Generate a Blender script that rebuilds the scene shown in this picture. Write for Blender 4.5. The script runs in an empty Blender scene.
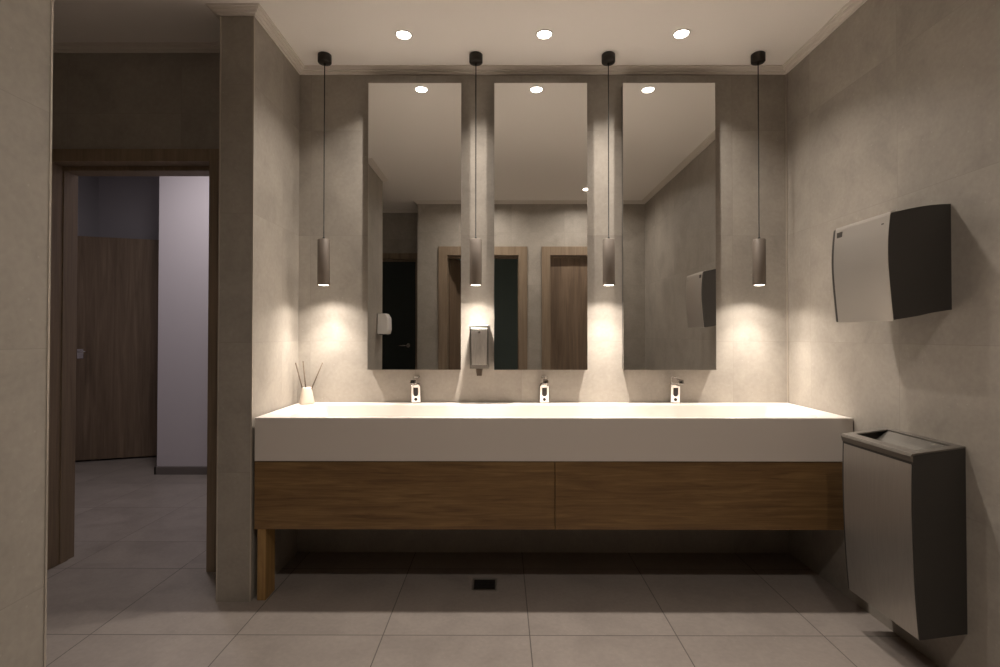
import bpy, bmesh, math, random
from mathutils import Matrix, Vector
random.seed(4)
R = math.radians
C = bpy.context.scene.collection
scn = bpy.context.scene

# ------------------------------------------------------------------ camera, world, exposure
CAM_H = 1.2267
cam = bpy.data.cameras.new('camera'); camo = bpy.data.objects.new('camera', cam); C.objects.link(camo)
cam.sensor_width = 36; cam.lens = 516.34/1000*36; cam.shift_y = -0.00464; cam.clip_start = .02
yaw, pitch, roll = -.0025, .0123, -.0006
camo.location = (0, 0, CAM_H)
camo.rotation_mode = 'QUATERNION'
camo.rotation_quaternion = (Matrix.Rotation(-yaw, 3, 'Z') @ Matrix.Rotation(R(90)+pitch, 3, 'X') @ Matrix.Rotation(-roll, 3, 'Z')).to_quaternion()
scn.camera = camo
w = bpy.data.worlds.new('world'); scn.world = w; w.use_nodes = True
w.node_tree.nodes['Background'].inputs[0].default_value = (.9, .85, .8, 1)
w.node_tree.nodes['Background'].inputs[1].default_value = 0.02
scn.view_settings.view_transform = 'Standard'; scn.view_settings.look = 'None'
scn.view_settings.gamma = 1; scn.view_settings.use_curve_mapping = False
scn.view_settings.exposure = 0.6
WARM = (1.0, .905, .81)
DOWN_W, PEND_W, BACK_W, CORR_W = 5.4, 6.5, 5.8, 10.5

# ------------------------------------------------------------------ dimensions (metres)
XL, XR, D, H = -1.153, 1.624, 2.931, 2.745          # left niche wall, right wall, mirror wall, ceiling
YP, ZT, ZB = 2.387, .846, .646                        # niche front, counter top and underside
YF = -.08                                             # wall behind the camera
YM = D-.052                                           # mirror glass plane

# ------------------------------------------------------------------ material helpers
def mat(name):
    m = bpy.data.materials.new(name); m.use_nodes = True
    nt = m.node_tree; return m, nt, nt.nodes['Principled BSDF']
def N(nt, t, **kw):
    n = nt.nodes.new(t)
    for k, v in kw.items(): setattr(n, k, v)
    return n
def math_(nt, op, a, b=None, c=None):
    n = N(nt, 'ShaderNodeMath', operation=op)
    for i, v in enumerate((a, b, c)):
        if v is None: continue
        if isinstance(v, (int, float)): n.inputs[i].default_value = v
        else: nt.links.new(v, n.inputs[i])
    return n.outputs[0]
def mixc(nt, fac, a, b):
    n = N(nt, 'ShaderNodeMix', data_type='RGBA')
    for s, v in ((n.inputs[0], fac), (n.inputs[6], a), (n.inputs[7], b)):
        if isinstance(v, (int, float)): s.default_value = v
        elif isinstance(v, tuple): s.default_value = (*v, 1)
        else: nt.links.new(v, s)
    return n.outputs[2]
def ramp(nt, fac, stops):
    n = N(nt, 'ShaderNodeValToRGB'); e = n.color_ramp.elements
    while len(e) < len(stops): e.new(.5)
    for i, (p, c) in enumerate(stops):
        e[i].position = p; e[i].color = (*c, 1) if isinstance(c, tuple) else (c, c, c, 1)
    nt.links.new(fac, n.inputs[0]); return n.outputs[0]
def simple(name, col, rough=.5, metal=0, spec=.5, coat=0):
    m, nt, b = mat(name)
    b.inputs['Base Color'].default_value = (*col, 1); b.inputs['Roughness'].default_value = rough
    b.inputs['Metallic'].default_value = metal; b.inputs['Specular IOR Level'].default_value = spec
    b.inputs['Coat Weight'].default_value = coat
    no = N(nt, 'ShaderNodeTexNoise'); no.inputs['Scale'].default_value = 40; no.inputs['Detail'].default_value = 4
    tc = N(nt, 'ShaderNodeTexCoord'); nt.links.new(tc.outputs['Object'], no.inputs['Vector'])
    r = N(nt, 'ShaderNodeMapRange'); r.inputs[3].default_value = max(0, rough-.04); r.inputs[4].default_value = rough+.04
    nt.links.new(no.outputs[0], r.inputs[0]); nt.links.new(r.outputs[0], b.inputs['Roughness'])
    return m
def tile(name, col, axes, off, size=(.6, .6), jw=.0012, jcol=.86, rough=.5, var=.17, spec=.4):
    """stone-look porcelain with grout joints, world coordinates"""
    m, nt, b = mat(name)
    tc = N(nt, 'ShaderNodeTexCoord'); P = tc.outputs['Object']
    sp = N(nt, 'ShaderNodeSeparateXYZ'); nt.links.new(P, sp.inputs[0])
    ms, cells = [], []
    for a, o, s in zip(axes, off, size):
        q = math_(nt, 'DIVIDE', math_(nt, 'SUBTRACT', sp.outputs['XYZ'.index(a)], o), s)
        d = math_(nt, 'MULTIPLY', math_(nt, 'ABSOLUTE', math_(nt, 'SUBTRACT', math_(nt, 'FRACT', math_(nt, 'ADD', q, .5)), .5)), s)
        ms.append(math_(nt, 'LESS_THAN', d, jw)); cells.append(math_(nt, 'FLOOR', q))
    joint = math_(nt, 'MAXIMUM', *ms)
    cv = N(nt, 'ShaderNodeCombineXYZ'); nt.links.new(cells[0], cv.inputs[0]); nt.links.new(cells[1], cv.inputs[1])
    wn = N(nt, 'ShaderNodeTexWhiteNoise'); nt.links.new(cv.outputs[0], wn.inputs['Vector'])
    # each tile shows another cut of the stone
    shv = N(nt, 'ShaderNodeVectorMath', operation='MULTIPLY_ADD'); nt.links.new(wn.outputs['Color'], shv.inputs[0])
    shv.inputs[1].default_value = (7, 7, 7); nt.links.new(P, shv.inputs[2])
    n1 = N(nt, 'ShaderNodeTexNoise'); n1.inputs['Scale'].default_value = 4.2; n1.inputs['Detail'].default_value = 9; n1.inputs['Roughness'].default_value = .62; n1.inputs['Distortion'].default_value = .5
    nt.links.new(shv.outputs[0], n1.inputs['Vector'])
    n2 = N(nt, 'ShaderNodeTexNoise'); n2.inputs['Scale'].default_value = 55; n2.inputs['Detail'].default_value = 3
    nt.links.new(shv.outputs[0], n2.inputs['Vector'])
    vo = N(nt, 'ShaderNodeTexVoronoi'); vo.inputs['Scale'].default_value = 26; nt.links.new(shv.outputs[0], vo.inputs['Vector'])
    speck = ramp(nt, vo.outputs['Distance'], [(.045, 1.0), (.10, 0.0)])
    f = ramp(nt, n1.outputs[0], [(.3, 1-var), (.5, 1.0), (.72, 1+var*.8)])
    g = ramp(nt, n2.outputs[0], [(.3, .95), (.7, 1.05)])
    tv = N(nt, 'ShaderNodeMapRange'); tv.inputs[3].default_value = .965; tv.inputs[4].default_value = 1.03
    nt.links.new(wn.outputs['Value'], tv.inputs[0])
    def mul(a, bb):
        n = N(nt, 'ShaderNodeVectorMath', operation='MULTIPLY')
        for i, v in enumerate((a, bb)):
            if isinstance(v, tuple): n.inputs[i].default_value = v
            else: nt.links.new(v, n.inputs[i])
        return n.outputs[0]
    c = mul(mul(mul(col, f), g), tv.outputs[0])
    c = mixc(nt, math_(nt, 'MULTIPLY', speck, .35), c, tuple(x*1.5 for x in col))
    c = mixc(nt, joint, c, tuple(x*jcol for x in col))
    nt.links.new(c, b.inputs['Base Color'])
    rr = N(nt, 'ShaderNodeMapRange'); rr.inputs[3].default_value = rough-.07; rr.inputs[4].default_value = rough+.1
    nt.links.new(n1.outputs[0], rr.inputs[0]); nt.links.new(rr.outputs[0], b.inputs['Roughness'])
    b.inputs['Specular IOR Level'].default_value = spec
    bp = N(nt, 'ShaderNodeBump'); bp.inputs['Strength'].default_value = .12; bp.inputs['Distance'].default_value = .003
    hh = math_(nt, 'SUBTRACT', math_(nt, 'ADD', n1.outputs[0], math_(nt, 'MULTIPLY', n2.outputs[0], .3)), math_(nt, 'MULTIPLY', joint, .6))
    nt.links.new(hh, bp.inputs['Height']); nt.links.new(bp.outputs[0], b.inputs['Normal'])
    return m
def wood(name, c0, c1, c2, axis='X', rough=.5, scale=1.0):
    m, nt, b = mat(name)
    tc = N(nt, 'ShaderNodeTexCoord'); mp = N(nt, 'ShaderNodeMapping')
    s = [14*scale]*3; s['XYZ'.index(axis)] = .9*scale; mp.inputs['Scale'].default_value = s
    nt.links.new(tc.outputs['Object'], mp.inputs[0])
    n1 = N(nt, 'ShaderNodeTexNoise'); n1.inputs['Scale'].default_value = 1.6; n1.inputs['Detail'].default_value = 8; n1.inputs['Roughness'].default_value = .65; n1.inputs['Distortion'].default_value = .9
    nt.links.new(mp.outputs[0], n1.inputs['Vector'])
    mp2 = N(nt, 'ShaderNodeMapping'); s2 = [120*scale]*3; s2['XYZ'.index(axis)] = 3*scale; mp2.inputs['Scale'].default_value = s2
    nt.links.new(tc.outputs['Object'], mp2.inputs[0])
    n2 = N(nt, 'ShaderNodeTexNoise'); n2.inputs['Scale'].default_value = 1; n2.inputs['Detail'].default_value = 3
    nt.links.new(mp2.outputs[0], n2.inputs['Vector'])
    c = ramp(nt, n1.outputs[0], [(.3, c0), (.5, c1), (.72, c2)])
    c = mixc(nt, math_(nt, 'MULTIPLY', ramp(nt, n2.outputs[0], [(.45, 0.0), (.7, 1.0)]), .35), c, tuple(x*.7 for x in c0))
    nt.links.new(c, b.inputs['Base Color']); b.inputs['Roughness'].default_value = rough
    bp = N(nt, 'ShaderNodeBump'); bp.inputs['Strength'].default_value = .08; bp.inputs['Distance'].default_value = .002
    nt.links.new(n2.outputs[0], bp.inputs['Height']); nt.links.new(bp.outputs[0], b.inputs['Normal'])
    return m
def brushed(name, col, rough, axis='Z', amt=.12):
    m, nt, b = mat(name)
    tc = N(nt, 'ShaderNodeTexCoord'); mp = N(nt, 'ShaderNodeMapping')
    s = [260]*3; s['XYZ'.index(axis)] = 5; mp.inputs['Scale'].default_value = s
    nt.links.new(tc.outputs['Object'], mp.inputs[0])
    n = N(nt, 'ShaderNodeTexNoise'); n.inputs['Scale'].default_value = 1; n.inputs['Detail'].default_value = 3
    nt.links.new(mp.outputs[0], n.inputs['Vector'])
    c = ramp(nt, n.outputs[0], [(.3, tuple(x*(1-amt) for x in col)), (.7, tuple(min(1, x*(1+amt)) for x in col))])
    nt.links.new(c, b.inputs['Base Color']); b.inputs['Metallic'].default_value = .85
    r = N(nt, 'ShaderNodeMapRange'); r.inputs[3].default_value = rough-.06; r.inputs[4].default_value = rough+.08
    nt.links.new(n.outputs[0], r.inputs[0]); nt.links.new(r.outputs[0], b.inputs['Roughness'])
    return m
def glow(name, col, s):
    m, nt, b = mat(name); b.inputs['Base Color'].default_value = (*col, 1)
    b.inputs['Emission Color'].default_value = (*col, 1); b.inputs['Emission Strength'].default_value = s
    return m

STONE = (.345, .313, .272)
M = {}
M['wall_xz'] = tile('stone_wall_tile_xz', STONE, 'XZ', (-1.086, -.0073))
M['wall_yz'] = tile('stone_wall_tile_yz', STONE, 'YZ', (2.1127, -.0073))
M['floor'] = tile('stone_floor_tile', (.30, .262, .236), 'XY', (-1.683, 2.1257), jcol=.35, jw=.0022, rough=.42, var=.14)
M['floor2'] = tile('corridor_floor_tile', (.30, .262, .236), 'XY', (-1.683, 3.08), jcol=.5, jw=.002, rough=.34, var=.2)
M['paint'] = simple('ceiling_paint', (.93, .89, .84), .85, spec=.2)
M['crown'] = simple('crown_paint', (.72, .67, .61), .7, spec=.3)
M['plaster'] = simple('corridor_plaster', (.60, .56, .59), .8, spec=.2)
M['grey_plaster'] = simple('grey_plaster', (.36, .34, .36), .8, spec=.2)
M['teal'] = simple('teal_wall', (.42, .55, .53), .5)
M['trim'] = simple('edge_profile', (.5, .45, .39), .4, .4)
M['baseboard'] = simple('baseboard_tile', (.16, .14, .13), .5)
M['solid'] = simple('white_solid_surface', (.66, .605, .555), .36, spec=.45)
M['oak'] = wood('oak_veneer', (.115, .060, .021), (.19, .107, .039), (.275, .168, .066), 'X', .5, 2.0)
M['oak_v'] = wood('oak_leg', (.20, .11, .035), (.34, .2, .07), (.45, .28, .11), 'Z')
M['door_wood'] = wood('door_veneer', (.13, .088, .056), (.19, .132, .088), (.26, .185, .125), 'Z', .5, .7)
M['casing'] = wood('casing_veneer', (.19, .14, .09), (.25, .185, .125), (.30, .225, .155), 'Z', .5, .8)
M['dark_door'] = simple('black_glass_door', (.035, .045, .043), .15)
M['chrome'] = simple('chrome', (.86, .84, .82), .07, 1)
M['steel'] = brushed('brushed_steel', (.52, .49, .45), .34, 'Z')
M['dark_steel'] = brushed('dark_brushed_steel', (.13, .12, .105), .5, 'Y')
M['rim_steel'] = brushed('dull_brushed_steel', (.25, .23, .205), .5, 'Y')
M['steel_y'] = brushed('brushed_steel_panel', (.50, .47, .43), .36, 'Z', .07)
M['satin'] = simple('satin_silver_panel', (.56, .53, .49), .34, .75)
M['mirror'] = simple('mirror_silver', (.80, .795, .78), .01, 1)
nm = M['mirror'].node_tree; nm.links.remove(nm.nodes['Principled BSDF'].inputs['Roughness'].links[0]); nm.nodes['Principled BSDF'].inputs['Roughness'].default_value = 0
M['mirror_edge'] = simple('mirror_backing', (.10, .09, .08), .5)
M['black'] = simple('black_plastic', (.012, .011, .01), .38)
M['brown_plastic'] = simple('brown_plastic', (.07, .05, .035), .4)
M['charcoal'] = simple('charcoal_plastic', (.040, .036, .032), .42)
M['canopy'] = simple('black_canopy_metal', (.022, .017, .013), .45, .3)
M['pendant'] = simple('taupe_pendant_metal', (.155, .128, .105), .55, .2)
M['cord'] = simple('black_cord', (.01, .009, .008), .7)
M['ceramic'] = simple('cream_ceramic', (.56, .48, .40), .45)
M['reed'] = simple('dark_reed', (.085, .058, .036), .7)
M['white_plastic'] = simple('white_plastic', (.7, .68, .65), .4)
M['drain'] = simple('drain_grate_metal', (.03, .028, .026), .4, .6)
M['ring'] = simple('white_ring', (.75, .72, .67), .4)
M['lens'] = glow('lamp_lens', (1, .93, .82), 14)
M['pend_lens'] = glow('pendant_lens', (1, .9, .76), 6)

# ------------------------------------------------------------------ mesh helpers
class MB:
    def __init__(s): s.bm = bmesh.new()
    def box(s, x0, x1, y0, y1, z0, z1):
        v = [s.bm.verts.new((x, y, z)) for x in (x0, x1) for y in (y0, y1) for z in (z0, z1)]
        for f in ((0,1,3,2),(4,6,7,5),(0,4,5,1),(2,3,7,6),(0,2,6,4),(1,5,7,3)): s.bm.faces.new([v[i] for i in f])
        return s
    def loops(s, ls, cap0=True, cap1=True, smooth=False):
        """bridge a list of equal-length closed point loops"""
        vs = [[s.bm.verts.new(p) for p in l] for l in ls]; n = len(ls[0])
        for a, b in zip(vs, vs[1:]):
            for i in range(n):
                f = s.bm.faces.new((a[i], a[(i+1) % n], b[(i+1) % n], b[i])); f.smooth = smooth
        if cap0: s.bm.faces.new(list(reversed(vs[0])))
        if cap1: s.bm.faces.new(vs[-1])
        return s
    def lathe(s, prof, c=(0, 0), n=40, cap0=True, cap1=True, smooth=True):
        return s.loops([[(c[0]+r*math.cos(2*math.pi*i/n), c[1]+r*math.sin(2*math.pi*i/n), z) for i in range(n)] for r, z in prof], cap0, cap1, smooth)
    def prism(s, prof, axis, a, b, smooth=False):
        """profile of 2-D points extruded along an axis"""
        def P(u, v, t): return {'X': (t, u, v), 'Y': (u, t, v), 'Z': (u, v, t)}[axis]
        return s.loops([[P(u, v, a) for u, v in prof], [P(u, v, b) for u, v in prof]], smooth=smooth)
    def tube(s, p, q, r, n=8, r2=None):
        p, q = Vector(p), Vector(q); d = (q-p).normalized(); u = d.orthogonal().normalized(); w_ = d.cross(u); r2 = r if r2 is None else r2
        return s.loops([[tuple(c+u*rr*math.cos(2*math.pi*i/n)+w_*rr*math.sin(2*math.pi*i/n)) for i in range(n)] for c, rr in ((p, r), (q, r2))], smooth=True)
    def build(s, name, m, parent=None, bevel=0, seg=3, loc=None):
        bmesh.ops.recalc_face_normals(s.bm, faces=s.bm.faces)
        me = bpy.data.meshes.new(name); s.bm.to_mesh(me); s.bm.free()
        me.materials.append(m if not isinstance(m, str) else M[m])
        o = bpy.data.objects.new(name, me); C.objects.link(o)
        if parent: o.parent = parent
        if loc: o.location = loc
        if bevel:
            b = o.modifiers.new('bevel', 'BEVEL'); b.width = bevel; b.segments = seg; b.limit_method = 'ANGLE'; b.angle_limit = R(30)
            b.harden_normals = False
        return o
def rrect(x0, x1, y0, y1, r, z, n=6):
    pts = []
    for cx, cy, a0 in ((x1-r, y1-r, 0), (x0+r, y1-r, 90), (x0+r, y0+r, 180), (x1-r, y0+r, 270)):
        for i in range(n+1):
            a = R(a0+90*i/n); pts.append((cx+r*math.cos(a), cy+r*math.sin(a), z))
    return pts
def struct(name, mb, m, parent=None, **k):
    o = mb.build(name, m, parent, **k)
    if parent is None: o['kind'] = 'structure'
    return o
def tag(o, label, cat, group=None):
    o['label'] = label; o['category'] = cat
    if group: o['group'] = group
    return o
def thing(name, label, cat, loc=(0, 0, 0), group=None):
    o = bpy.data.objects.new(name, None); C.objects.link(o); o.location = loc; o.empty_display_size = .05
    return tag(o, label, cat, group)
def copy_tree(o, parent=None):
    c = o.copy(); C.objects.link(c)
    if parent: c.parent = parent
    for ch in o.children: copy_tree(ch, c)
    return c

# ------------------------------------------------------------------ the setting
PYB = 2.87
T = .14
# washroom floor and the corridor floor beyond the passage door
struct('floor', MB().box(-2.6, XR+T, -2.2, 2.785, -.1, 0).box(-1.50, XR+T, 2.785, D+T, -.1, 0), 'floor')
struct('floor_corridor', MB().box(-5.4, -1.50, 2.785, 6.6, -.1, 0), 'floor2')
HC = 2.97                                             # corridor ceiling
struct('ceiling', MB().box(-2.6, XR+T, -2.2, PYB, H, H+.3).box(XL-.157, XR+T, PYB, D+T, H, H+.3), 'paint')
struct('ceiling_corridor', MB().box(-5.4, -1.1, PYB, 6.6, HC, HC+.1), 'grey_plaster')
struct('wall_back', MB().box(XL-.157, XR+T, D, D+T, 0, H), 'wall_xz')
struct('wall_right', MB().box(XR, XR+T, -2.2, D, 0, H), 'wall_yz')
def two_mat_box(name, x0, x1, y0, y1, z0, z1):
    """a pier: faces that look along Y take the x/z tiling, faces that look along X the y/z tiling"""
    mb = MB().box(x0, x1, y0, y1, z0, z1); o = struct(name, mb, 'wall_yz')
    o.data.materials.append(M['wall_xz'])
    for p in o.data.polygons: p.material_index = 1 if abs(p.normal.y) > .5 else 0
    return o
two_mat_box('wall_left', XL-.157, XL, YP, D, 0, H)                      # the pier that closes the niche
two_mat_box('wall_left_front', -2.46, XL, .77, 1.312, 0, H)              # pier in the left foreground
# wall with the passage door
PX0, PX1, PZ, PY = -2.365, -1.528, 2.135, 2.70
struct('wall_passage', MB().box(-2.46, PX0-.02, PY, PY+.17, 0, H).box(PX1+.02, XL-.157, PY, PY+.17, 0, H).box(PX0-.02, PX1+.02, PY, PY+.17, PZ+.02, H), 'wall_xz')
struct('wall_passage_side', MB().box(-2.46-T, -2.46, -.64, PY+.17, 0, H), 'wall_yz')
# wall behind the camera with two doorways (the camera stands in the first one)
FX = [(-.612, .194), (.555, 1.27)]
wf = MB()
for x0, x1 in ((-.95, FX[0][0]-.02), (FX[0][1]+.02, FX[1][0]-.02), (FX[1][1]+.02, XR)): wf.box(x0, x1, YF-.13, YF, 0, H)
for x0, x1 in FX: wf.box(x0-.02, x1+.02, YF-.13, YF, 2.15, H)
struct('wall_front', wf, 'wall_xz')
struct('wall_recess_side', MB().box(-.95, -.88, -.64, YF-.13, 0, H), 'wall_yz')
DX0, DX1 = -1.92, -1.04
struct('wall_recess', MB().box(-2.46, DX0-.02, -.64, -.50, 0, H).box(DX1+.02, -.95, -.64, -.50, 0, H).box(DX0-.02, DX1+.02, -.64, -.50, 2.17, H), 'wall_xz')
# small dark room behind the doorway
struct('wall_cubicle', MB().box(-.88, XR, -2.2, -2.1, 0, H).box(-.88, -.80, -2.1, -.64, 0, H).box(.60, .68, -2.1, YF-.13, 0, H), 'teal')
# corridor shell
struct('wall_corridor_white', MB().box(-3.036, -1.2, 4.56, 4.72, 0, HC), 'plaster')
struct('baseboard_corridor', MB().prism([(4.56, 0), (4.545, 0), (4.545, .065), (4.549, .07), (4.56, .07)], 'X', -3.05, -1.2), 'baseboard')
struct('baseboard_corridor_return', MB().box(-3.05, -3.036, 4.545, 4.72, 0, .07), 'baseboard')
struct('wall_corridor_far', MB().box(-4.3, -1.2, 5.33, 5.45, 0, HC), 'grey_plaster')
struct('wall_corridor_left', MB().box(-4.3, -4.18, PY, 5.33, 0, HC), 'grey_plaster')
struct('wall_corridor_right', MB().box(-1.315, -1.2, PYB, 4.56, 0, HC), 'plaster')
struct('wall_corridor_near', MB().box(-4.18, -2.6, PY, PY+.17, 0, HC), 'plaster')

# crown moulding: three small steps, .045 out and .031 down
CP = [(0, 0), (.045, 0), (.045, -.006), (.036, -.007), (.034, -.014), (.025, -.015), (.022, -.022), (.012, -.024), (.010, -.031), (0, -.031)]
def crown(name, path, closed=False):
    """path of (x, y) points with the wall on the right-hand side; mitred corners"""
    n = len(path); ls = []
    for i, p in enumerate(path):
        p = Vector(p); a = (p-Vector(path[i-1])).normalized() if i > 0 else None; b = (Vector(path[i+1])-p).normalized() if i < n-1 else None
        na = Vector((-a.y, a.x)) if a else None; nb = Vector((-b.y, b.x)) if b else None
        if a is None: m = nb
        elif b is None: m = na
        else: m = (na+nb)/(1+na.dot(nb))
        ls.append([(p.x+m.x*u, p.y+m.y*u, H+v) for u, v in CP])
    return struct(name, MB().loops(ls), 'crown')
crown('trim_1', [(-2.46, PY), (XL-.157, PY), (XL-.157, YP), (XL, YP), (XL, D), (XR, D), (XR, YF), (-.95, YF), (-.95, -.5), (-2.46, -.5)][::-1])
crown('trim_2', [(-2.46, .77), (XL, .77), (XL, 1.312), (-2.46, 1.312)][::-1])
# metal corner profiles on the piers
for i, (x, y, z1) in enumerate([(XL, 1.312, H-.03), (XL, YP, H-.03), (XL-.157, YP, H-.03), (XL, .77, H-.03)]):
    s = -1 if i == 2 else 1; t = -1 if i in (1, 2, 3) else 1
    struct('trim_%d' % (i+3), MB().box(x-.004*s if s > 0 else x-.002, x+.002 if s > 0 else x+.004, min(y-.004*t, y+.002*t), max(y-.004*t, y+.002*t), 0, z1), 'trim')
struct('trim_7', MB().box(XR-.008, XR-.001, D-.009, D-.001, ZT, H-.032), 'trim')

# ------------------------------------------------------------------ doors
def frame(parent, x0, x1, zt, y, side, depth, cw=.066, name='casing'):
    """casing boards and lined jamb; side=-1 casing on the -Y face at y, +1 on the +Y face"""
    a = MB(); o = .015*side
    for (u0, u1, v0, v1) in ((x0-cw, x0, 0, zt+cw), (x1, x1+cw, 0, zt+cw), (x0, x1, zt, zt+cw)):
        a.box(u0, u1, min(y, y+o), max(y, y+o), v0, v1)
    a.build(name, 'casing', parent, bevel=.002)
    a = MB(); y1 = y-depth*side; lo, hi = min(y, y1), max(y, y1)
    a.box(x0-.02, x0, lo, hi, 0, zt+.02).box(x1, x1+.02, lo, hi, 0, zt+.02).box(x0-.02, x1+.02, lo, hi, zt, zt+.02)
    ys = y-.07*side; b0, b1 = min(ys, ys-.05*side), max(ys, ys-.05*side)
    a.box(x0, x0+.006, b0, b1, 0, zt).box(x1-.006, x1, b0, b1, 0, zt).box(x0+.006, x1-.006, min(ys, y1), max(ys, y1), zt-.022, zt)
    a.build('jamb', 'casing', parent, bevel=.0015)
def lever(parent, x, y, z, side, dirx=1, m='chrome'):
    o = MB().lathe([(.024, 0), (.026, .003), (.026, .006), (.022, .009)], n=24)
    for v in o.bm.verts: v.co = Vector((x+v.co.x, y+side*v.co.z, z+v.co.y))
    o.tube((x, y+side*.006, z), (x, y+side*.05, z), .009, 12).tube((x-.008*dirx, y+side*.05, z), (x+.11*dirx, y+side*.05, z), .008, 12)
    o.build('door_handle', m, parent)
def door_root(name):
    r = bpy.data.objects.new(name, None); C.objects.link(r); r['kind'] = 'structure'; return r
d1 = door_root('door_1'); frame(d1, PX0, PX1, PZ, PY, -1, .17)
d2 = door_root('door_2'); frame(d2, FX[0][0], FX[0][1], 2.13, YF, 1, .13, .10)
d3 = door_root('door_3'); frame(d3, FX[1][0], FX[1][1], 2.13, YF, 1, .13, .10)
MB().box(FX[1][0]+.002, FX[1][1]-.002, YF-.118, YF-.075, .005, 2.127).build('door_leaf', 'door_wood', d3, bevel=.002)
lever(d3, FX[1][1]-.07, YF-.075, 1.02, 1, -1)
d4 = door_root('door_4'); frame(d4, DX0, DX1, 2.15, -.50, 1, .14, .07)
MB().box(DX0+.002, DX1-.002, -.62, -.575, .005, 2.147).build('door_leaf', 'dark_door', d4, bevel=.002)
lever(d4, DX1-.10, -.575, 1.10, 1, -1)
# open leaf of the doorway the camera stands in
l = MB().box(0, .79, -.042, 0, .006, 2.125).build('door_leaf', 'door_wood', d2, bevel=.002); l.location = (FX[0][0]+.014, YF-.14, 0); l.rotation_euler[2] = R(-62)
# far door leaf in the corridor, swung a little off its wall
d5 = door_root('door_5')
A = Vector((-3.25, 5.295)); B = Vector((-4.145, 4.998)); ang = math.atan2(B.y-A.y, B.x-A.x)
d5.location = (A.x, A.y, 0); d5.rotation_euler[2] = ang
Lf = (B-A).length
MB().box(0, Lf, -.001, .042, .018, 2.185).build('door_leaf', 'door_wood', d5, bevel=.002)
hm = MB().box(Lf-.095, Lf-.045, .042, .047, 1.0, 1.09); hm.tube((Lf-.07, .045, 1.066), (Lf-.07, .09, 1.066), .008, 10); hm.tube((Lf-.065, .09, 1.066), (Lf-.13, .09, 1.066), .007, 10)
hm.build('door_handle', 'chrome', d5)

# ------------------------------------------------------------------ counter with one long trough basin
def make_counter():
    x0, x1, y0, y1 = XL+.013, XR-.002, YP, D-.001
    bx0, bx1, by0, by1 = -1.0, 1.50, 2.425, 2.845
    o = MB(); e = .004
    ls = [rrect(x0, x1, y0, y1, .004, ZB), rrect(x0, x1, y0, y1, .004, ZT-e), rrect(x0+e*.3, x1-e*.3, y0+e*.3, y1-e*.3, .004, ZT-e*.3), rrect(x0+e, x1-e, y0+e, y1-e, .004, ZT),
          rrect(bx0-.008, bx1+.008, by0-.008, by1+.008, .05, ZT), rrect(bx0-.002, bx1+.002, by0-.002, by1+.002, .046, ZT-.002), rrect(bx0, bx1, by0, by1, .045, ZT-.008),
          rrect(bx0+.03, bx1-.03, by0+.012, by1-.012, .04, ZT-.085), rrect(bx0+.06, bx1-.06, by0+.03, by1-.03, .03, ZT-.098),
          rrect(bx0+.40, bx1-.40, by0+.15, by1-.15, .03, ZT-.104)]
    o.loops(ls, smooth=False)
    c = thing('washbasin_counter', 'long thick white counter with one shallow trough basin under the three mirrors', 'sink counter', (0, 0, 0))
    o.build('basin_slab', 'solid', c)
    for x in (-.482, .232, .961):
        MB().lathe([(.028, 0), (.030, .002), (.029, .004), (.012, .003)], (x, 2.62), 24).build('drain', 'chrome', c, loc=(0, 0, ZT-.1035))
    return c
make_counter()

cab = thing('vanity_cabinet', 'oak veneer cabinet band hanging beneath the white counter with a short leg at left', 'cabinet', (0, 0, 0))
MB().box(XL+.012, XR-.002, YP+.026, D-.001, .332, ZB-.001).build('carcass', 'oak', cab)
MB().box(XL+.012, .2465, YP+.006, YP+.025, .330, ZB-.004).build('front_panel', 'oak', cab, bevel=.001)
MB().box(.2495, XR-.002, YP+.006, YP+.025, .330, ZB-.004).build('front_panel', 'oak', cab, bevel=.001)
MB().box(XL+.024, XL+.064, YP+.012, YP+.11, 0, .332).build('leg', 'oak_v', cab, bevel=.002)

# ------------------------------------------------------------------ mirrors
ml = ['tall frameless mirror on the left, above the left tap, one downlight reflected near its top',
      'tall frameless middle mirror showing two wood-framed doors',
      'tall frameless mirror on the right, reflecting the wall with the hand dryer']
for (x0, x1), lab in zip([(-.752, -.227), (-.040, .484), (.686, 1.206)], ml):
    z0, z1 = 1.033, 2.652; k = YM/2.901      # measured at 2.901, brought to the glass plane
    x0, x1, z0, z1 = x0*k, x1*k, CAM_H+(z0-CAM_H)*k, CAM_H+(z1-CAM_H)*k
    t = thing('wall_mirror', lab, 'mirror', ((x0+x1)/2, D, z0), 'tall mirrors over the basin')
    hw = (x1-x0)/2
    MB().box(-hw, hw, YM-D, YM-D+.006, 0, z1-z0).build('mirror_glass', 'mirror', t)
    MB().box(-hw+.004, hw-.004, YM-D+.0062, -.001, .004, z1-z0-.004).build('backing_box', 'mirror_edge', t)

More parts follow.
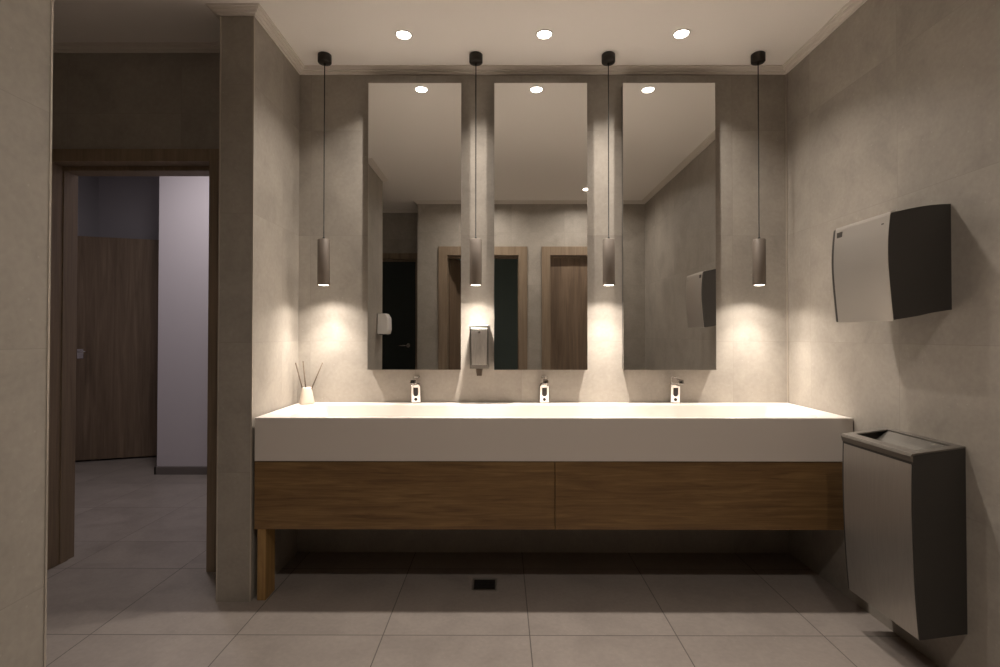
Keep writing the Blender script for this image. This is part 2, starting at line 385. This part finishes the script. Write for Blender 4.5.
# ------------------------------------------------------------------ pendants
def spot(name, parent, loc, power, size, blend, col=WARM, r=.02):
    l = bpy.data.lights.new(name, 'SPOT'); l.energy = power; l.spot_size = R(size); l.spot_blend = blend; l.color = col; l.shadow_soft_size = r
    o = bpy.data.objects.new(name, l); C.objects.link(o); o.parent = parent; o.location = loc; return o
def make_pendant():
    t = thing('pendant_lamp', '', 'pendant lamp', (0, 0, H), 'cylinder pendants beside the mirrors')
    MB().lathe([(.033, 0), (.036, -.003), (.036, -.042), (.033, -.046), (.008, -.047)], n=40).build('canopy', 'canopy', t)
    zt, zb = 1.743-H, 1.496-H
    MB().lathe([(.006, -.047), (.006, -.055), (.0028, -.057), (.0028, zt+.012), (.006, zt+.01), (.006, zt+.0005)], n=12).build('cord', 'cord', t)
    MB().lathe([(.012, zt), (.030, zt), (.0325, zt-.0025), (.0325, zb+.001), (.0315, zb), (.0285, zb), (.0275, zb+.003), (.0275, zb+.02), (.001, zb+.024)], n=48, cap1=True).build('lamp_shade', 'pendant', t)
    MB().lathe([(.001, zb-.0022), (.015, zb-.0018), (.024, zb-.0004), (.0272, zb+.002), (.0272, zb+.006), (.001, zb+.006)], n=32).build('lens', 'pend_lens', t)
    spot('lamp_light', t, (0, 0, zb-.004), PEND_W, 137, .6, r=.010)
    spot('lamp_beam', t, (0, 0, zb-.004), PEND_W*4.3, 92, 1.0, r=.010)
    return t
p0 = make_pendant()
pl = ['taupe cylinder pendant lamp nearest the left wall, over the reed diffuser', 'taupe cylinder pendant lamp hanging above the soap dispenser',
      'taupe cylinder pendant lamp between the middle and right mirrors', 'taupe cylinder pendant lamp nearest the right wall, beyond the right mirror']
for i, (x, y) in enumerate([(-.957, 2.775), (-.138, 2.775), (.578, 2.775), (1.385, 2.772)]):
    o = p0 if i == 0 else copy_tree(p0)
    o.location = (x, y, H); o['label'] = pl[i]

# ------------------------------------------------------------------ recessed downlights
def make_down(power, spread=120):
    t = thing('recessed_downlight', '', 'downlight', (0, 0, H), 'downlights in the ceiling')
    MB().lathe([(.044, 0), (.043, -.003), (.037, -.004), (.035, -.0005)], n=40).build('trim_ring', 'ring', t)
    MB().lathe([(.001, -.0035), (.034, -.0030), (.0345, -.0006)], n=32, cap0=True).build('lens', 'lens', t)
    l = bpy.data.lights.new('lamp_light', 'AREA'); l.shape = 'DISK'; l.size = .062; l.energy = power; l.color = WARM; l.spread = R(spread)
    o = bpy.data.objects.new('lamp_light', l); C.objects.link(o); o.parent = t; o.location = (0, 0, -.0045)
    return t
q0 = make_down(DOWN_W); q1 = None
for i, (x, y, lab) in enumerate([(-.494, 2.590, 'round ceiling downlight above the left tap'), (.216, 2.587, 'round ceiling downlight above the middle tap'), (.906, 2.583, 'round ceiling downlight above the right tap')]):
    o = q0 if i == 0 else copy_tree(q0); o.location = (x, y, H); o['label'] = lab
q1 = make_down(BACK_W, 160); q1.location = (.885, .41, H); q1['label'] = 'small bright downlight seen only as a reflection in the middle mirror'
q2 = copy_tree(q1); q2.location = (-.16, .41, H); q2['label'] = 'added unseen fill downlight near the doorway opposite the middle mirror'  # added for ambient light, set where no mirror reflects it

# corridor lamp (cool)
cl = thing('ceiling_lamp', 'round flush ceiling lamp of the corridor beyond the doorway', 'ceiling lamp', (-2.35, 3.7, HC))
MB().lathe([(.15, 0), (.15, -.03), (.14, -.04)], n=40).build('housing', 'ring', cl)
al = bpy.data.lights.new('lamp_light', 'AREA'); al.shape = 'DISK'; al.size = .26; al.energy = CORR_W; al.color = (1.0, .93, .93)
ao = bpy.data.objects.new('lamp_light', al); C.objects.link(ao); ao.parent = cl; ao.location = (0, 0, -.045)

# ------------------------------------------------------------------ taps
def make_tap():
    t = thing('sensor_tap', '', 'tap', (0, 0, ZT), 'taps on the counter')
    o = MB().loops([rrect(-.0275, .0275, -.026, .024, .006, 0), rrect(-.0275, .0275, -.026, .024, .006, .006), rrect(-.0255, .0255, -.021, .0225, .005, .008), rrect(-.0245, .0245, -.0295, .021, .005, .098), rrect(-.023, .023, -.0275, .020, .004, .101), rrect(-.020, .020, -.010, .019, .004, .104), rrect(-.018, .018, -.008, .018, .004, .146), rrect(-.016, .016, -.006, .016, .004, .149)])
    o.build('body', 'chrome', t)
    o = MB().loops([[(x, -.008, z) for x, z in [(-.015, .113), (.015, .113), (.018, .117), (.018, .14), (.014, .145), (-.014, .145), (-.018, .14), (-.018, .117)]],
                    [(x*.86, -.112, z) for x, z in [(-.015, .117), (.015, .117), (.018, .12), (.018, .136), (.014, .140), (-.014, .140), (-.018, .136), (-.018, .12)]]])
    sp_ = o.build('spout', 'chrome', t, bevel=.0015)
    o = MB(); n = 20
    o.loops([[(.0085*math.cos(2*math.pi*i/n), y, .1285+.0052*math.sin(2*math.pi*i/n)) for i in range(n)] for y in (-.1115, -.1135)]); o.build('aerator', 'black', sp_)
    pr_ = [(-.0135, .090), (.0135, .090), (.0135, .055)]+[(.0135*math.cos(a), .055-.014*math.sin(a)) for a in [math.pi*i/10 for i in range(1, 10)]]+[(-.0135, .055)]
    tp = lambda z: -.021-.0942*(z-.008)
    MB().loops([[(x, tp(z)-.0006, z) for x, z in pr_], [(x, tp(z)+.003, z) for x, z in pr_]]).build('sensor_window', 'black', t)
    MB().loops([[(.0085*math.cos(2*math.pi*i/n), y-.0942*.0085*math.sin(2*math.pi*i/n), .024+.0085*math.sin(2*math.pi*i/n)) for i in range(n)] for y in (-.0205, -.0240)]).build('sensor_button', 'black', t)
    return t
t0 = make_tap()
for i, (x, lab) in enumerate([(-.475, 'small square chrome sensor tap under the left mirror'), (.240, 'small square chrome sensor tap under the middle mirror'), (.968, 'small square chrome sensor tap under the right mirror')]):
    o = t0 if i == 0 else copy_tree(t0); o.location = (x, 2.897, ZT); o['label'] = lab

# ------------------------------------------------------------------ soap dispenser on the wall
sd = thing('soap_dispenser', 'brushed metal wall soap dispenser between the left and middle mirrors', 'soap dispenser', (-.121, D, 1.043))
o = MB()   # side outline (y, z) swept across x
pr_ = [(-.001, 0), (-.001, .238), (-.118, .240), (-.122, .236), (-.100, .02), (-.096, 0)]
o.prism(pr_, 'X', -.052, .052); o.build('housing', 'dark_steel', sd, bevel=.002)
MB().box(-.0515, .0515, -.120, -.004, .2395, .2415).build('top_plate', 'steel', sd)
MB().loops([[(x, y, z) for x, y, z in ((-.040, -.1008, .022), (.040, -.1008, .022), (.044, -.1215, .222), (-.044, -.1215, .222))], [(x, y, z) for x, y, z in ((-.040, -.1048, .022), (.040, -.1048, .022), (.044, -.1255, .222), (-.044, -.1255, .222))]]).build('front_plate', 'steel', sd, bevel=.001)
MB().loops([rrect(-.014, .014, -.085, -.05, .006, -.040), rrect(-.019, .019, -.086, -.049, .005, -.002)]).build('nozzle', 'brown_plastic', sd)
MB().box(-.007, .007, -.1262, -.1238, .196, .206).build('lock_window', 'chrome', sd)

# ------------------------------------------------------------------ reed diffuser
rd = thing('reed_diffuser', 'small cream ceramic reed diffuser with dark sticks at the counter corner', 'reed diffuser', (-1.075, 2.858, ZT))
MB().lathe([(.036, 0), (.0395, .003), (.040, .010), (.034, .04), (.027, .075), (.0245, .088), (.0225, .092), (.019, .092), (.018, .085), (.020, .02)], n=48).build('bottle', 'ceramic', rd)
for (a, b) in (((-.010, 0, .03), (-.062, -.005, .228)), ((-.004, .008, .03), (-.036, .035, .236)), ((.004, -.004, .03), (.082, .012, .228))):
    MB().tube(a, b, .0034, 8).build('reed', 'reed', rd)

# ------------------------------------------------------------------ hand dryer on the right wall
hd = thing('hand_dryer', 'curved silver front hand dryer with black sides on the right wall', 'hand dryer', (XR, 2.02, 1.283))
yl, yh = 1.863-2.02, 2.18-2.02
def curve_pts(ctrl, n=10):
    """Catmull-Rom through control points"""
    out = []
    P_ = [ctrl[0]]+ctrl+[ctrl[-1]]
    for i in range(1, len(P_)-2):
        for j in range(n):
            t = j/n; p = [Vector(P_[i+k]) for k in (-1, 0, 1, 2)]
            out.append(tuple(.5*((2*p[1])+(p[2]-p[0])*t+(2*p[0]-5*p[1]+4*p[2]-p[3])*t*t+(3*p[1]-p[0]-3*p[2]+p[3])*t**3)))
    return out+[ctrl[-1]]
front = curve_pts([(-.212, .001), (-.222, .11), (-.229, .21), (-.228, .30), (-.220, .384)])
top = curve_pts([(-.219, .386), (-.14, .404), (-.07, .415), (-.001, .4195)], 5)
bot = curve_pts([(-.001, .037), (-.07, .026), (-.13, .013), (-.211, .0)], 5)
MB().prism(front[1:-1]+top+bot, 'Y', yl, yh).build('housing', 'charcoal', hd)
outer = [(x-.003, z) for x, z in front]
MB().prism([(front[0][0]+.001, front[0][1]-.003)]+[(x-.0008, z) for x, z in front[1:-1]]+[(front[-1][0]+.002, front[-1][1]+.003), (front[-1][0]+.022, front[-1][1]+.0095), (front[-1][0]+.022, front[-1][1]+.0125), (outer[-1][0]+.003, outer[-1][1]+.007)]+outer[::-1][1:-1]+[(outer[0][0], -.003)], 'Y', yl-.003, yh-.018).build('front_cover', 'satin', hd)
# small emblem plate high at the far edge and a tiny indicator at the near edge
xf = front[-4][0]-.0042
MB().box(xf-.0012, xf+.004, yh-.064, yh-.032, .347, .369).build('emblem_plate', 'dark_steel', hd)
MB().box(xf-.001, xf+.004, yl+.022, yl+.034, .350, .354).build('indicator', 'black', hd)

# ------------------------------------------------------------------ waste bin on the right wall
wb = thing('waste_bin', 'tall brushed steel waste bin with dark sides hung low on the right wall', 'bin', (XR, 1.99, .165))
yl, yh = 1.814-1.99, 2.186-1.99
bf = curve_pts([(-.166, 0), (-.177, .14), (-.184, .30), (-.187, .47), (-.184, .640)])
bmb = MB()
# near and far side walls, back, floor and front skin leave the mouth open
side = bf+[(-.001, .668), (-.001, .022)]
for a, b in ((yl, yl+.012), (yh-.012, yh)): bmb.prism(side, 'Y', a, b)
bmb.prism([(-.001, .022), (-.001, .665), (-.010, .665), (-.010, .030)], 'Y', yl+.012, yh-.012)
inn = [(x+.010, z) for x, z in bf]
bmb.prism(bf+inn[::-1], 'Y', yl+.012, yh-.012)
bmb.prism([(-.160, .0), (-.012, .022), (-.012, .032), (-.148, .010)], 'Y', yl+.012, yh-.012)
bmb.build('body', 'charcoal', wb)
# top rim frame sloping up to the wall
def zr(x): return .642+(.184+x)*(.026/.184)
rim = MB()
def slab(xa, xb, ya, yb): rim.loops([[(xa, ya, zr(xa)), (xb, ya, zr(xb)), (xb, yb, zr(xb)), (xa, yb, zr(xa))], [(xa, ya, zr(xa)+.006), (xb, ya, zr(xb)+.006), (xb, yb, zr(xb)+.006), (xa, yb, zr(xa)+.006)]])
slab(-.187, -.150, yl-.001, yh+.001); slab(-.018, -.001, yl-.001, yh+.001); slab(-.150, -.018, yl-.001, yl+.030); slab(-.150, -.018, yh-.030, yh+.001)
rim.build('rim', 'rim_steel', wb, bevel=.001)
# inner flap sloping down from the back of the mouth
MB().loops([[(-.018, yl+.031, .665), (-.018, yh-.031, .665), (-.112, yh-.031, .600), (-.112, yl+.031, .600)], [(-.018, yl+.031, .661), (-.018, yh-.031, .661), (-.112, yh-.031, .596), (-.112, yl+.031, .596)]]).build('flap', 'dark_steel', wb)
# lipped front panel
po = [(x-.0025, z) for x, z in bf]
MB().prism([(x-.0005, z) for x, z in bf[:-3]]+[(bf[-4][0]-.0025, bf[-4][1]+.008)]+po[:-4][::-1], 'Y', yl+.004, yh-.012).build('front_panel', 'steel_y', wb)
MB().prism([(-.184, .618), (-.184, .645), (-.190, .645), (-.192, .638), (-.187, .618)], 'Y', yl, yh).build('lip', 'rim_steel', wb)

# ------------------------------------------------------------------ floor drain under the counter
fd = thing('floor_drain', 'small square dark floor drain grate in the shadow under the counter', 'floor drain', (-.082, 2.552, 0))
o = MB(); s_ = .06
for a in ((-s_, s_, -s_, -s_+.008), (-s_, s_, s_-.008, s_), (-s_, -s_+.008, -s_+.008, s_-.008), (s_-.008, s_, -s_+.008, s_-.008)): o.box(*a, 0.0005, .003)
o.build('grate_frame', 'steel', fd)
o = MB().box(-.052, .052, -.052, .052, .0003, .0010)
for i in range(6): o.box(-.050, .050, -.046+i*.0165, -.038+i*.0165, .001, .0026)
o.build('grate', 'drain', fd)

# ------------------------------------------------------------------ white dispenser on the foreground pier (seen in the left mirror)
wd = thing('paper_dispenser', 'white wall dispenser at the pier edge, seen reflected low in the left mirror', 'dispenser', (XL, .91, 1.237))
MB().loops([rrect(0.001, .10, -.07, .07, .015, 0), rrect(.001, .112, -.072, .072, .018, .04), rrect(.001, .108, -.072, .072, .018, .15), rrect(.001, .085, -.068, .068, .018, .19)], smooth=False).build('cover', 'white_plastic', wd, bevel=.003)
MB().box(.02, .09, -.05, .05, -.008, .002).build('outlet', 'charcoal', wd)
